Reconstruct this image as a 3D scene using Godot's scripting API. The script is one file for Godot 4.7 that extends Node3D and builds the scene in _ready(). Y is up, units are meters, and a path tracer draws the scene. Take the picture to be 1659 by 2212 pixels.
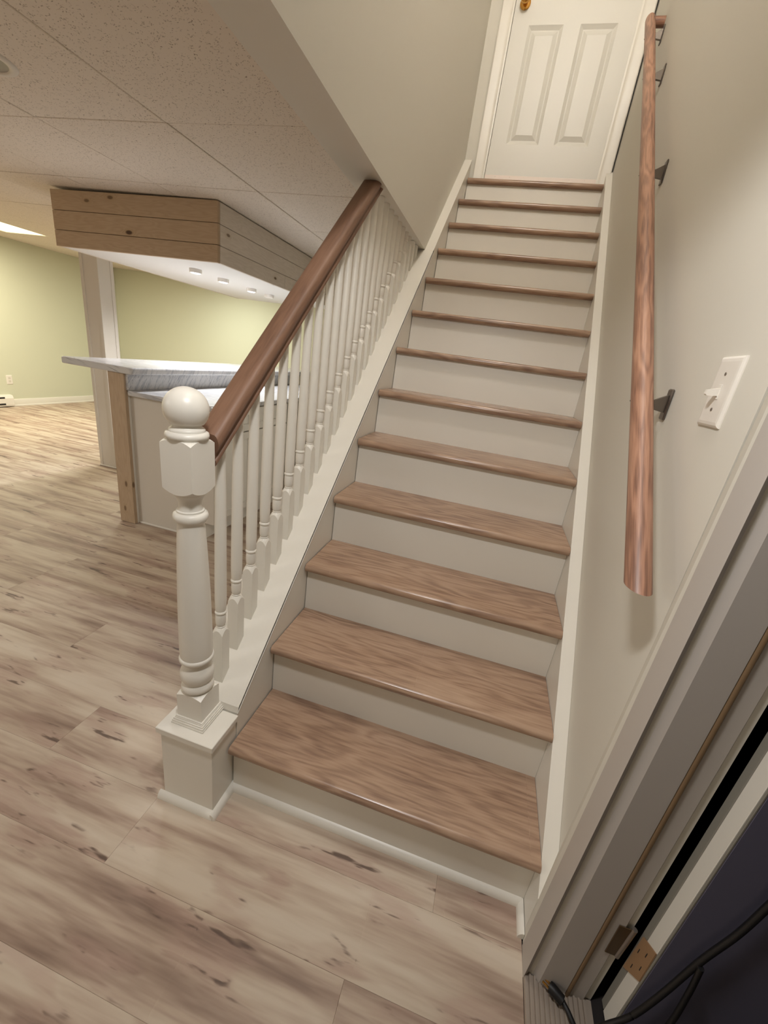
extends Node3D
# Basement staircase: white risers, oak treads, turned balustrade, bar with a plank soffit.

const RISE := 0.19
const RUN := 0.216
const WID := 0.857
const OVER := 0.0284
const WALLX := 0.895
const SL := 0.8796
const CEIL := 1.957
const SOFFY := 1.858

var M := {}
var taken := {}
var rng := RandomNumberGenerator.new()

# ------------------------------------------------------------------ helpers
func mb() -> SurfaceTool:
	var st := SurfaceTool.new()
	st.begin(Mesh.PRIMITIVE_TRIANGLES)
	return st

func tri(st: SurfaceTool, p: Array, n: Array, uv: Array) -> void:
	var g: Vector3 = (p[1] - p[0]).cross(p[2] - p[0])
	var order := [0, 1, 2]
	if g.dot(n[0] + n[1] + n[2]) > 0.0:
		order = [0, 2, 1]
	for i in order:
		st.set_normal(n[i])
		st.set_uv(uv[i])
		st.add_vertex(p[i])

func face_uv(p: Vector3, n: Vector3, g: int, off: Vector2) -> Vector2:
	var a := n.abs()
	var k := 0
	if a.y >= a.x and a.y >= a.z: k = 1
	elif a.z >= a.x: k = 2
	if k == g:
		return Vector2(p[(g + 1) % 3] * 0.15, p[(g + 2) % 3]) + off
	return Vector2(p[g], p[3 - g - k]) + off

func poly(st: SurfaceTool, pts: Array, out: Vector3, g := 0, off := Vector2.ZERO) -> void:
	var n: Vector3 = (pts[1] - pts[0]).cross(pts[2] - pts[0]).normalized()
	if n.dot(out) < 0.0: n = -n
	for i in range(1, pts.size() - 1):
		var q := [pts[0], pts[i], pts[i + 1]]
		tri(st, q, [n, n, n], [face_uv(q[0], n, g, off), face_uv(q[1], n, g, off), face_uv(q[2], n, g, off)])

# a box with chamfered edges
func bx(st: SurfaceTool, a: Vector3, b: Vector3, bev := 0.0, g := 0, off := Vector2.ZERO) -> void:
	var c := (a + b) / 2.0
	var h := ((b - a) / 2.0).abs()
	bev = minf(bev, minf(h.x, minf(h.y, h.z)) * 0.9)
	var vert := func(s: Vector3, k: int) -> Vector3:
		var d := h - Vector3.ONE * bev
		d[k] = h[k]
		return c + d * s
	for k in 3:
		for s in [-1, 1]:
			var pts := []
			for q in [[-1, -1], [1, -1], [1, 1], [-1, 1]]:
				var sg := Vector3.ZERO
				sg[k] = s
				sg[(k + 1) % 3] = q[0]
				sg[(k + 2) % 3] = q[1]
				pts.append(vert.call(sg, k))
			var o := Vector3.ZERO
			o[k] = s
			poly(st, pts, o, g, off)
	if bev <= 0.0: return
	for k in 3:
		var i := (k + 1) % 3
		var j := (k + 2) % 3
		for si in [-1, 1]:
			for sj in [-1, 1]:
				var s0 := Vector3.ZERO
				s0[i] = si
				s0[j] = sj
				var s1 := s0
				s0[k] = -1
				s1[k] = 1
				var o := Vector3.ZERO
				o[i] = si
				o[j] = sj
				poly(st, [vert.call(s0, i), vert.call(s1, i), vert.call(s1, j), vert.call(s0, j)], o, g, off)
	for sx in [-1, 1]:
		for sy in [-1, 1]:
			for sz in [-1, 1]:
				var s := Vector3(sx, sy, sz)
				poly(st, [vert.call(s, 0), vert.call(s, 1), vert.call(s, 2)], s, g, off)

# a polygon (x, y) pulled from t0 to t1: point = o + ex*x + ey*y + ez*t
func extr(st: SurfaceTool, pts: PackedVector2Array, o: Vector3, ex: Vector3, ey: Vector3, ez: Vector3, t0: float, t1: float, smooth := 35.0, g := 2, off := Vector2.ZERO, caps := true, pts2 := PackedVector2Array()) -> void:
	if pts2.is_empty(): pts2 = pts
	if Geometry2D.is_polygon_clockwise(pts):
		pts = pts.duplicate()
		pts.reverse()
		pts2 = pts2.duplicate()
		pts2.reverse()
	# is_polygon_clockwise uses y down; find the true turn
	var area := 0.0
	for i in pts.size():
		area += pts[i].cross(pts[(i + 1) % pts.size()])
	if area < 0.0:
		pts.reverse()
		pts2.reverse()
	var m := pts.size()
	var nrm := []
	for i in m:
		var d := pts[(i + 1) % m] - pts[i]
		nrm.append(Vector2(d.y, -d.x).normalized())
	var run := 0.0
	for i in m:
		var j := (i + 1) % m
		var n0: Vector2 = nrm[i]
		var n1: Vector2 = nrm[i]
		var pr: Vector2 = nrm[(i + m - 1) % m]
		var nx: Vector2 = nrm[j]
		if rad_to_deg(absf(pr.angle_to(n0))) < smooth: n0 = (n0 + pr).normalized()
		if rad_to_deg(absf(nx.angle_to(n1))) < smooth: n1 = (n1 + nx).normalized()
		var w0 := (ex * n0.x + ey * n0.y).normalized()
		var w1 := (ex * n1.x + ey * n1.y).normalized()
		var a := o + ex * pts[i].x + ey * pts[i].y + ez * t0
		var b := o + ex * pts[j].x + ey * pts[j].y + ez * t0
		var c := o + ex * pts2[j].x + ey * pts2[j].y + ez * t1
		var d2 := o + ex * pts2[i].x + ey * pts2[i].y + ez * t1
		var l := (pts[j] - pts[i]).length()
		var ua := Vector2(t0, run) + off
		var ub := Vector2(t0, run + l) + off
		var uc := Vector2(t1, run + l) + off
		var ud := Vector2(t1, run) + off
		tri(st, [a, b, c], [w0, w1, w1], [ua, ub, uc])
		tri(st, [a, c, d2], [w0, w1, w0], [ua, uc, ud])
		run += l
	if not caps: return
	var ix := Geometry2D.triangulate_polygon(pts)
	for s in 2:
		var n := (ez if s == 1 else -ez).normalized()
		var src := pts2 if s == 1 else pts
		var t := t1 if s == 1 else t0
		for k in range(0, ix.size(), 3):
			var p := []
			var uv := []
			for e in 3:
				var v := src[ix[k + e]]
				p.append(o + ex * v.x + ey * v.y + ez * t)
				uv.append(Vector2(v.x * 0.2, v.y) + off)
			tri(st, p, [n, n, n], uv)

# profile of (radius, height) turned about an axis
func lathe(st: SurfaceTool, prof: Array, o: Vector3, axis := Vector3.UP, seg := 32, smooth := 50.0) -> void:
	var ax := axis.normalized()
	var e1 := ax.cross(Vector3(0.3, 0.1, 1.0) if absf(ax.y) > 0.9 else Vector3.UP).normalized()
	var e2 := ax.cross(e1).normalized()
	var m := prof.size() - 1
	var nrm := []
	for i in m:
		var d: Vector2 = prof[i + 1] - prof[i]
		nrm.append(Vector2(d.y, -d.x).normalized())
	for i in m:
		var n0: Vector2 = nrm[i]
		var n1: Vector2 = nrm[i]
		if i > 0 and rad_to_deg(absf((nrm[i - 1] as Vector2).angle_to(n0))) < smooth: n0 = (n0 + nrm[i - 1]).normalized()
		if i < m - 1 and rad_to_deg(absf((nrm[i + 1] as Vector2).angle_to(n1))) < smooth: n1 = (n1 + nrm[i + 1]).normalized()
		for k in seg:
			var t0 := TAU * k / seg
			var t1 := TAU * (k + 1) / seg
			var r0 := e1 * cos(t0) + e2 * sin(t0)
			var r1 := e1 * cos(t1) + e2 * sin(t1)
			var a: Vector3 = o + r0 * prof[i].x + ax * prof[i].y
			var b: Vector3 = o + r1 * prof[i].x + ax * prof[i].y
			var c: Vector3 = o + r1 * prof[i + 1].x + ax * prof[i + 1].y
			var d: Vector3 = o + r0 * prof[i + 1].x + ax * prof[i + 1].y
			var ua := Vector2(prof[i].y, t0 * 0.05)
			var ub := Vector2(prof[i].y, t1 * 0.05)
			var uc := Vector2(prof[i + 1].y, t1 * 0.05)
			var ud := Vector2(prof[i + 1].y, t0 * 0.05)
			var na := r0 * n0.x + ax * n0.y
			var nb := r1 * n0.x + ax * n0.y
			var nc := r1 * n1.x + ax * n1.y
			var nd := r0 * n1.x + ax * n1.y
			if prof[i].x > 1e-6: tri(st, [a, b, c], [na, nb, nc], [ua, ub, uc])
			if prof[i + 1].x > 1e-6: tri(st, [a, c, d], [na, nc, nd], [ua, uc, ud])

# a round bar along a path
func tube(st: SurfaceTool, path: Array, r: float, seg := 12, flat := 1.0, vscale := 1.0) -> void:
	var rings := []
	var up := Vector3.UP
	var run := 0.0
	for i in path.size():
		var d: Vector3 = (path[mini(i + 1, path.size() - 1)] - path[maxi(i - 1, 0)]).normalized()
		var u := up
		if absf(d.dot(u)) > 0.95: u = Vector3(1, 0, 0)
		var e1 := d.cross(u).normalized()
		var e2 := e1.cross(d).normalized()
		if i > 0: run += (path[i] - path[i - 1]).length()
		var ring := []
		for k in seg + 1:
			var t := TAU * k / seg
			var n := e1 * cos(t) * flat + e2 * sin(t)
			ring.append([path[i] + n * r, (e1 * cos(t) + e2 * sin(t) * flat).normalized(), Vector2(run, r * t * vscale)])
		rings.append(ring)
	for i in path.size() - 1:
		for k in seg:
			var a: Array = rings[i][k]
			var b: Array = rings[i][k + 1]
			var c: Array = rings[i + 1][k + 1]
			var d: Array = rings[i + 1][k]
			tri(st, [a[0], b[0], c[0]], [a[1], b[1], c[1]], [a[2], b[2], c[2]])
			tri(st, [a[0], c[0], d[0]], [a[1], c[1], d[1]], [a[2], c[2], d[2]])
	for e in 2:
		var i: int = 0 if e == 0 else path.size() - 1
		var d: Vector3 = (path[1] - path[0]) if e == 0 else (path[-1] - path[-2])
		var n := (-d if e == 0 else d).normalized()
		for k in seg:
			tri(st, [path[i], rings[i][k][0], rings[i][k + 1][0]], [n, n, n], [Vector2.ZERO, Vector2(0, 0.01), Vector2(0.01, 0)])

# square post section whose ends are turned: corners fall away from the face centres
func turned_block(st: SurfaceTool, h: float, y0: float, y1: float, drop0: float, drop1: float, slope0 := 0.0, seg := 64) -> void:
	var edge := func(t: float) -> Vector2:
		var c := cos(t)
		var s := sin(t)
		return Vector2(c, s) * (h / maxf(absf(c), absf(s)))
	var hy := func(q: Vector2, top: bool) -> float:
		var k := (q.length_squared() - h * h) / (h * h)
		return (y1 - drop1 * k) if top else (y0 + drop0 * k + slope0 * q.y)
	for i in seg:
		var a: Vector2 = edge.call(TAU * (i + 0.5 * 0.0) / seg + PI / 4)
		var b: Vector2 = edge.call(TAU * (i + 1) / seg + PI / 4)
		var md := (a + b) / 2.0
		var n := Vector3(md.x, 0, 0).normalized() if absf(md.x) > absf(md.y) else Vector3(0, 0, md.y).normalized()
		var a0 := Vector3(a.x, hy.call(a, false), a.y)
		var b0 := Vector3(b.x, hy.call(b, false), b.y)
		var a1 := Vector3(a.x, hy.call(a, true), a.y)
		var b1 := Vector3(b.x, hy.call(b, true), b.y)
		var z := Vector2.ZERO
		tri(st, [a0, b0, b1], [n, n, n], [z, z, z])
		tri(st, [a0, b1, a1], [n, n, n], [z, z, z])
		for k in 4:
			var f0 := k / 4.0
			var f1 := (k + 1) / 4.0
			for top in [true, false]:
				var p := []
				for q in [a * f0, b * f0, b * f1, a * f1]:
					p.append(Vector3(q.x, hy.call(q, top), q.y))
				var o := Vector3.UP if top else Vector3.DOWN
				if k > 0: poly(st, [p[0], p[1], p[2]], o)
				poly(st, [p[0], p[2], p[3]], o)

func numbered(s: String) -> String:
	if not taken.has(s):
		taken[s] = 0
		return s
	taken[s] += 1
	return "%s_%03d" % [s, taken[s]]

func obj(called: String, st: SurfaceTool, m: Material, parent: Node3D = self, at := Vector3.ZERO) -> MeshInstance3D:
	var o := MeshInstance3D.new()
	o.mesh = st.commit()
	o.material_override = m
	o.name = numbered(called) if parent == self else called
	o.position = at
	parent.add_child(o, true)
	return o

func thing(called: String, label: String, category: String, at := Vector3.ZERO, group := "") -> Node3D:
	var o := Node3D.new()
	o.name = numbered(called)
	add_child(o, true)
	o.position = at
	return tag(o, label, category, group)

func tag(o: Node3D, label: String, category: String, group := "") -> Node3D:
	o.set_meta("label", label)
	o.set_meta("category", category)
	if group: o.set_meta("group", group)
	return o

func struct(called: String, st: SurfaceTool, m: Material, label: String, category: String) -> MeshInstance3D:
	var o := obj(called, st, m)
	o.set_meta("kind", "structure")
	tag(o, label, category)
	return o

# ------------------------------------------------------------------ materials
func bytes(w: int, h: int, sx: float, sy: float, sd: int, freq: float, oct := 4, ridged := false) -> PackedByteArray:
	var n := FastNoiseLite.new()
	n.seed = sd
	n.noise_type = FastNoiseLite.TYPE_SIMPLEX_SMOOTH
	n.frequency = freq
	n.fractal_octaves = oct
	n.fractal_type = FastNoiseLite.FRACTAL_RIDGED if ridged else FastNoiseLite.FRACTAL_FBM
	var im := n.get_seamless_image(int(w / sx), int(h / sy), false, false, 0.15)
	im.convert(Image.FORMAT_L8)
	if sx != 1.0 or sy != 1.0: im.resize(w, h, Image.INTERPOLATE_CUBIC)
	return im.get_data()

func to_tex(w: int, h: int, d: PackedByteArray) -> ImageTexture:
	return ImageTexture.create_from_image(Image.create_from_data(w, h, false, Image.FORMAT_RGB8, d))

func bump_tex(w: int, h: int, d: PackedByteArray, k: float) -> ImageTexture:
	var im := Image.create_from_data(w, h, false, Image.FORMAT_L8, d)
	im.convert(Image.FORMAT_RGBA8)
	im.bump_map_to_normal_map(k)
	return ImageTexture.create_from_image(im)

func ss(a: float, b: float, x: float) -> float:
	return smoothstep(a, b, x)

func mixrow(c: Array, t: float) -> Color:
	t = clampf(t, 0.0, 0.9999) * (c.size() - 1)
	var i := int(t)
	return (c[i] as Color).lerp(c[i + 1], t - i)

func tex_floor() -> ImageTexture:
	var w := 2048
	var h := 1024
	var a := bytes(w, h, 12, 1, 11, 0.013, 5)      # broad tone bands along the plank
	var b := bytes(w, h, 16, 1, 12, 0.07, 4)       # fine grain
	var c := bytes(w, h, 7, 1, 13, 0.014, 5, true)  # dark wisps
	var e := bytes(w, h, 4, 1, 14, 0.011, 4)       # where the wisps gather
	var f := bytes(w, h, 7, 1, 15, 0.035, 4)       # dark spindles
	var d := PackedByteArray()
	d.resize(w * h * 3)
	var lut := []
	var cols := [Color8(124, 102, 88), Color8(154, 131, 114), Color8(180, 159, 140), Color8(198, 181, 161), Color8(206, 191, 172)]
	for i in 256: lut.append(mixrow(cols, i / 255.0))
	var pink := Color8(172, 142, 128)
	var dark := Color8(78, 60, 50)
	var shift := [0, 620, 1240, 300, 1600, 960, 1860, 440]
	var tone := [0.02, -0.06, 0.06, -0.02, -0.08, 0.07, 0.0, 0.04]
	for y in h:
		var r: int = int(y) / 128
		for x in w:
			var i: int = y * w + (x + int(shift[r])) % w
			var t: float = (a[i] / 255.0 - 0.5) * 1.1 + 0.63 + tone[r] + (b[i] / 255.0 - 0.5) * 0.36
			var em: float = e[i] / 255.0
			var g: float = ss(0.48, 0.66, em)
			t -= g * ss(0.45, 0.75, b[i] / 255.0) * 0.28
			var q: Color = lut[int(clampf(t, 0.0, 1.0) * 255)]
			q = q.lerp(pink, ss(0.52, 0.8, em) * 0.4)
			var k: float = ss(0.84, 0.95, c[i] / 255.0) * g * 0.6
			k = maxf(k, ss(0.66, 0.76, f[i] / 255.0) * ss(0.56, 0.68, em) * ss(0.35, 0.6, b[i] / 255.0) * 0.75)
			q = q.lerp(dark, k)
			var j: int = (y * w + x) * 3
			d[j] = int(clampf(q.r, 0, 1) * 255)
			d[j + 1] = int(clampf(q.g, 0, 1) * 255)
			d[j + 2] = int(clampf(q.b, 0, 1) * 255)
	return to_tex(w, h, d)

func tex_oak(lo: Color, mid: Color, hi: Color, sd: int, contrast: float, rings := 46.0) -> ImageTexture:
	var w := 1024
	var h := 512
	var a := bytes(w, h, 6, 1, sd, 0.008, 3)
	var b := bytes(w, h, 12, 1, sd + 1, 0.12, 3)
	var c := bytes(w, h, 4, 2, sd + 2, 0.006, 2)
	var d := PackedByteArray()
	d.resize(w * h * 3)
	for y in h:
		for x in w:
			var i: int = y * w + x
			var g := sin((float(y) / h + (a[i] / 255.0) * 0.55) * rings) * 0.5 + 0.5
			var t: float = 0.5 + (g - 0.55) * contrast + (b[i] / 255.0 - 0.5) * 0.5 + (c[i] / 255.0 - 0.5) * 0.5
			var q := lo.lerp(mid, clampf(t * 2.0, 0, 1)).lerp(hi, clampf(t * 2.0 - 1.0, 0, 1))
			var j := i * 3
			d[j] = int(q.r * 255)
			d[j + 1] = int(q.g * 255)
			d[j + 2] = int(q.b * 255)
	return to_tex(w, h, d)

func tex_pine(lo: Color, hi: Color, sd: int, knots: Array) -> ImageTexture:
	var w := 1024
	var h := 512
	var a := bytes(w, h, 6, 1, sd, 0.01, 3)
	var b := bytes(w, h, 8, 1, sd + 1, 0.08, 3)
	var d := PackedByteArray()
	d.resize(w * h * 3)
	var kn := Color8(72, 48, 30)
	var sap := Color8(150, 128, 84)
	for y in h:
		for x in w:
			var i: int = y * w + x
			var wp := 0.0
			var kk := 0.0
			for k in knots:
				var dx: float = (x - k[0]) / 1.5
				var dy: float = y - k[1]
				var r = sqrt(dx * dx + dy * dy) / k[2]
				if r < 6.0:
					wp += exp(-r * r * 0.35) * 0.35
					kk = maxf(kk, k[3] * (1.0 - ss(0.55, 1.25, r)))
			var g := sin((float(y) / h + (a[i] / 255.0) * 0.5 + wp) * 60.0) * 0.5 + 0.5
			var t: float = 0.55 + (g - 0.5) * 0.3 + (b[i] / 255.0 - 0.5) * 0.3
			var q := lo.lerp(hi, clampf(t, 0, 1)).lerp(sap, clampf(wp * 0.6, 0, 0.5)).lerp(kn, kk)
			var j := i * 3
			d[j] = int(q.r * 255)
			d[j + 1] = int(q.g * 255)
			d[j + 2] = int(q.b * 255)
	return to_tex(w, h, d)

func tex_marble() -> ImageTexture:
	var w := 512
	var a := bytes(w, w, 1, 1, 41, 0.010, 5, true)
	var b := bytes(w, w, 1, 1, 42, 0.008, 4)
	var e := bytes(w, w, 1, 1, 43, 0.03, 4)
	var d := PackedByteArray()
	d.resize(w * w * 3)
	for y in w:
		for x in w:
			var i: int = y * w + x
			# veins drift along one diagonal
			var k: int = ((y + x) % w) * w + (x * 2 + y) % w
			var v: float = ss(0.70, 0.96, a[k] / 255.0) * ss(0.3, 0.6, b[i] / 255.0)
			v = maxf(v, ss(0.62, 0.8, e[k] / 255.0) * 0.35)
			var q := Color8(202, 200, 198).lerp(Color8(168, 168, 172), ss(0.45, 0.75, b[k] / 255.0) * 0.7).lerp(Color8(92, 93, 100), v * 0.8)
			d[i * 3] = int(q.r * 255)
			d[i * 3 + 1] = int(q.g * 255)
			d[i * 3 + 2] = int(q.b * 255)
	return to_tex(w, w, d)

func fissures(w: int) -> PackedByteArray:
	# worm-track pits of an acoustic ceiling tile, as heights
	var d := PackedByteArray()
	d.resize(w * w)
	d.fill(255)
	var r := RandomNumberGenerator.new()
	r.seed = 77
	for k in 3400:
		var x := r.randf() * w
		var y := r.randf() * w
		var a := r.randfn(0.4, 0.5)
		var l := int(absf(r.randfn(1.0, 3.2))) + 1
		var dp := r.randf_range(60, 200)
		for s in l:
			var xi := int(x + w) % w
			var yi := int(y + w) % w
			d[yi * w + xi] = int(maxf(d[yi * w + xi] - dp, 0))
			x += cos(a)
			y += sin(a)
			a += r.randfn(0.0, 0.5)
	return d

func mat(c: Color, rough := 0.6, metal := 0.0) -> StandardMaterial3D:
	var m := StandardMaterial3D.new()
	m.albedo_color = c
	m.roughness = rough
	m.metallic = metal
	return m

func tmat(t: Texture2D, su: float, sv: float, rough: float) -> StandardMaterial3D:
	var m := mat(Color.WHITE, rough)
	m.albedo_texture = t
	m.uv1_scale = Vector3(1.0 / su, 1.0 / sv, 1)
	return m

func glow(c: Color, e: float) -> StandardMaterial3D:
	var m := mat(c, 0.5)
	m.emission_enabled = true
	m.emission = c
	m.emission_energy_multiplier = e
	return m

func materials() -> void:
	M.trim = mat(Color8(229, 224, 213), 0.36)          # semi-gloss white woodwork
	M.wall = mat(Color8(217, 212, 200), 0.7)           # eggshell stairwell wall
	M.green = mat(Color8(210, 211, 188), 0.75)         # pale yellow-green far walls
	M.door = mat(Color8(224, 221, 212), 0.4)
	M.floor = tmat(tex_floor(), 2.44, 1.44, 0.5)
	M.tread = tmat(tex_oak(Color8(130, 103, 86), Color8(166, 137, 114), Color8(184, 156, 132), 21, 0.3), 1.2, 0.6, 0.24)
	M.rail = tmat(tex_oak(Color8(98, 70, 54), Color8(122, 90, 70), Color8(134, 102, 82), 25, 0.16, 30.0), 1.2, 0.5, 0.5)
	M.wallrail = tmat(tex_oak(Color8(118, 84, 68), Color8(160, 118, 95), Color8(184, 142, 117), 28, 0.45, 34.0), 0.9, 0.24, 0.42)
	M.pine = tmat(tex_pine(Color8(172, 148, 120), Color8(194, 170, 142), 31, [[180, 60, 11, 0.5], [330, 90, 12, 0.55], [430, 290, 14, 0.9], [860, 440, 10, 0.4]]), 1.2, 0.42, 0.65)
	M.litpine = tmat(tex_pine(Color8(206, 194, 180), Color8(226, 216, 204), 35, [[150, 80, 9, 0.7], [300, 240, 10, 0.5], [470, 440, 10, 0.7], [720, 130, 8, 0.5], [900, 350, 9, 0.5]]), 1.2, 0.42, 0.65)  # pale pine of the soffit sides, brighter side lighting put into the colour
	M.board = tmat(M.pine.albedo_texture, 1.2, 0.42, 0.65)
	M.board.albedo_color = Color(1.0, 1.0, 1.0)
	M.marble = tmat(tex_marble(), 0.42, 0.42, 0.2)
	var f := fissures(512)
	var ft := PackedByteArray()
	ft.resize(512 * 512 * 3)
	for i in 512 * 512:
		var q := Color8(92, 74, 60).lerp(Color8(222, 209, 194), f[i] / 255.0)
		ft[i * 3] = int(q.r * 255)
		ft[i * 3 + 1] = int(q.g * 255)
		ft[i * 3 + 2] = int(q.b * 255)
	M.tile = tmat(to_tex(512, 512, ft), 0.61, 0.61, 0.9)
	M.tile.normal_enabled = true
	M.tile.normal_texture = bump_tex(512, 512, f, 2.0)
	M.tile.normal_scale = 0.6
	M.gap = mat(Color8(70, 60, 52), 0.9)
	M.chrome = mat(Color8(120, 112, 104), 0.35, 0.9)
	M.brass = mat(Color8(212, 160, 84), 0.22, 1.0)
	M.steel = mat(Color8(150, 140, 130), 0.4, 0.7)
	M.plastic = mat(Color8(234, 228, 218), 0.35)
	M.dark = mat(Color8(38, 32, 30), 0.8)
	M.black = mat(Color8(16, 15, 16), 0.5)
	M.darkface = mat(Color8(98, 96, 114), 0.55)  # open side door face, dark blue-grey in the colour itself
	M.stopwood = mat(Color8(122, 98, 70), 0.6)
	M.jamb = mat(Color8(186, 178, 170), 0.5)  # white woodwork of the side doorway, its shade put into the grey
	M.band = mat(Color8(136, 132, 122), 0.5)
	M.tanleaf = mat(Color8(176, 140, 104), 0.5, 0.3)
	M.oldleaf = mat(Color8(96, 76, 52), 0.45, 0.5)
	M.ribs = mat(Color8(168, 154, 140), 0.5, 0.2)
	M.beige = mat(Color8(214, 206, 193), 0.6)
	M.caulk = mat(Color8(196, 186, 168), 0.8)
	M.glowwarm = glow(Color(1.0, 0.93, 0.74), 3.0)
	M.glowpuck = glow(Color(0.97, 0.98, 1.0), 3.0)
	M.lens = mat(Color8(120, 112, 106), 0.3)

# ------------------------------------------------------------------ scene
func _ready() -> void:
	rng.seed = 5
	var cam := Camera3D.new()
	cam.name = "camera"
	cam.transform = Transform3D(Basis(Vector3(0.954421, 0.135972, -0.265692), Vector3(-0.216516, 0.928141, -0.302779), Vector3(0.205430, 0.346505, 0.915277)), Vector3(0.512858, 1.268676, 0.738288))
	cam.fov = rad_to_deg(2.0 * atan(1106.0 / 886.666))
	cam.near = 0.02
	cam.far = 50.0
	add_child(cam)
	cam.current = true
	var we := WorldEnvironment.new()
	we.name = "world"
	var env := Environment.new()
	env.background_mode = Environment.BG_COLOR
	env.background_color = Color.BLACK
	env.tonemap_mode = Environment.TONE_MAPPER_LINEAR
	env.tonemap_exposure = 1.0
	env.sdfgi_enabled = true
	env.ssao_enabled = true
	env.ssil_enabled = true
	we.environment = env
	add_child(we)
	# the troffers of the big room: one in view at the far wall, two unseen
	area("ceiling_light_far", Vector3(-4.823, 1.985, -2.68), 0.55, 1.15, 3.4, Color(1.0, 0.97, 0.88))
	area("unseen_light_back", Vector3(-3.297, 1.965, -3.9), 0.55, 1.15, 3.5, Color(0.98, 1.0, 0.96))  # out of view, placed to light the wall behind the bar
	area("unseen_light_room", Vector3(-3.297, 1.965, 1.6), 0.55, 1.15, 4.6, Color(0.98, 0.985, 0.99))  # out of view, placed to light faces turned to the camera
	var L := OmniLight3D.new()  # stairwell lamp out of view, placed to light walls and upper door
	L.name = "unseen_stair_light"
	L.position = Vector3(0.42, 4.1, -0.16)
	L.light_color = Color(1.0, 0.985, 0.98)
	L.light_energy = 1.5
	L.light_size = 0.1
	L.omni_range = 15.0
	L.omni_attenuation = 2.0
	L.shadow_enabled = true
	add_child(L)

	var D := SpotLight3D.new()  # ceiling lamp out of view, placed to light the stair foot
	D.name = "unseen_downlight"
	D.position = Vector3(0.34, 1.935, 0.44)
	D.rotation_degrees = Vector3(-90, 0, 0)
	D.spot_angle = 86.0
	D.spot_angle_attenuation = 0.3
	D.spot_range = 15.0
	D.spot_attenuation = 2.0
	D.light_color = Color(0.985, 0.985, 0.985)
	D.light_energy = 1.1
	D.light_size = 0.07
	D.shadow_enabled = true
	add_child(D)

	materials()
	shell()
	floor_planks()
	ceiling_tiles()
	staircase()
	newel()
	railing()
	upper_door()
	wall_rail()
	side_door()
	bar()
	soffit()
	room_things()

func area(called: String, at: Vector3, sx: float, sz: float, e: float, c: Color) -> void:
	var l := AreaLight3D.new()
	l.name = called
	l.area_size = Vector2(sx, sz)
	l.light_energy = e
	l.light_color = c
	l.shadow_enabled = true
	l.area_range = 15.0
	l.area_attenuation = 2.0
	l.rotation_degrees = Vector3(-90, 0, 0)
	l.position = at
	add_child(l)

func cy(x: float) -> float:
	return CEIL + maxf(0.0, -0.857 - x) * 0.0124

func wbox(called: String, a: Vector3, b: Vector3, m: Material, label: String, category := "wall") -> MeshInstance3D:
	var st := mb()
	bx(st, a, b)
	return struct(called, st, m, label, category)

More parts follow.
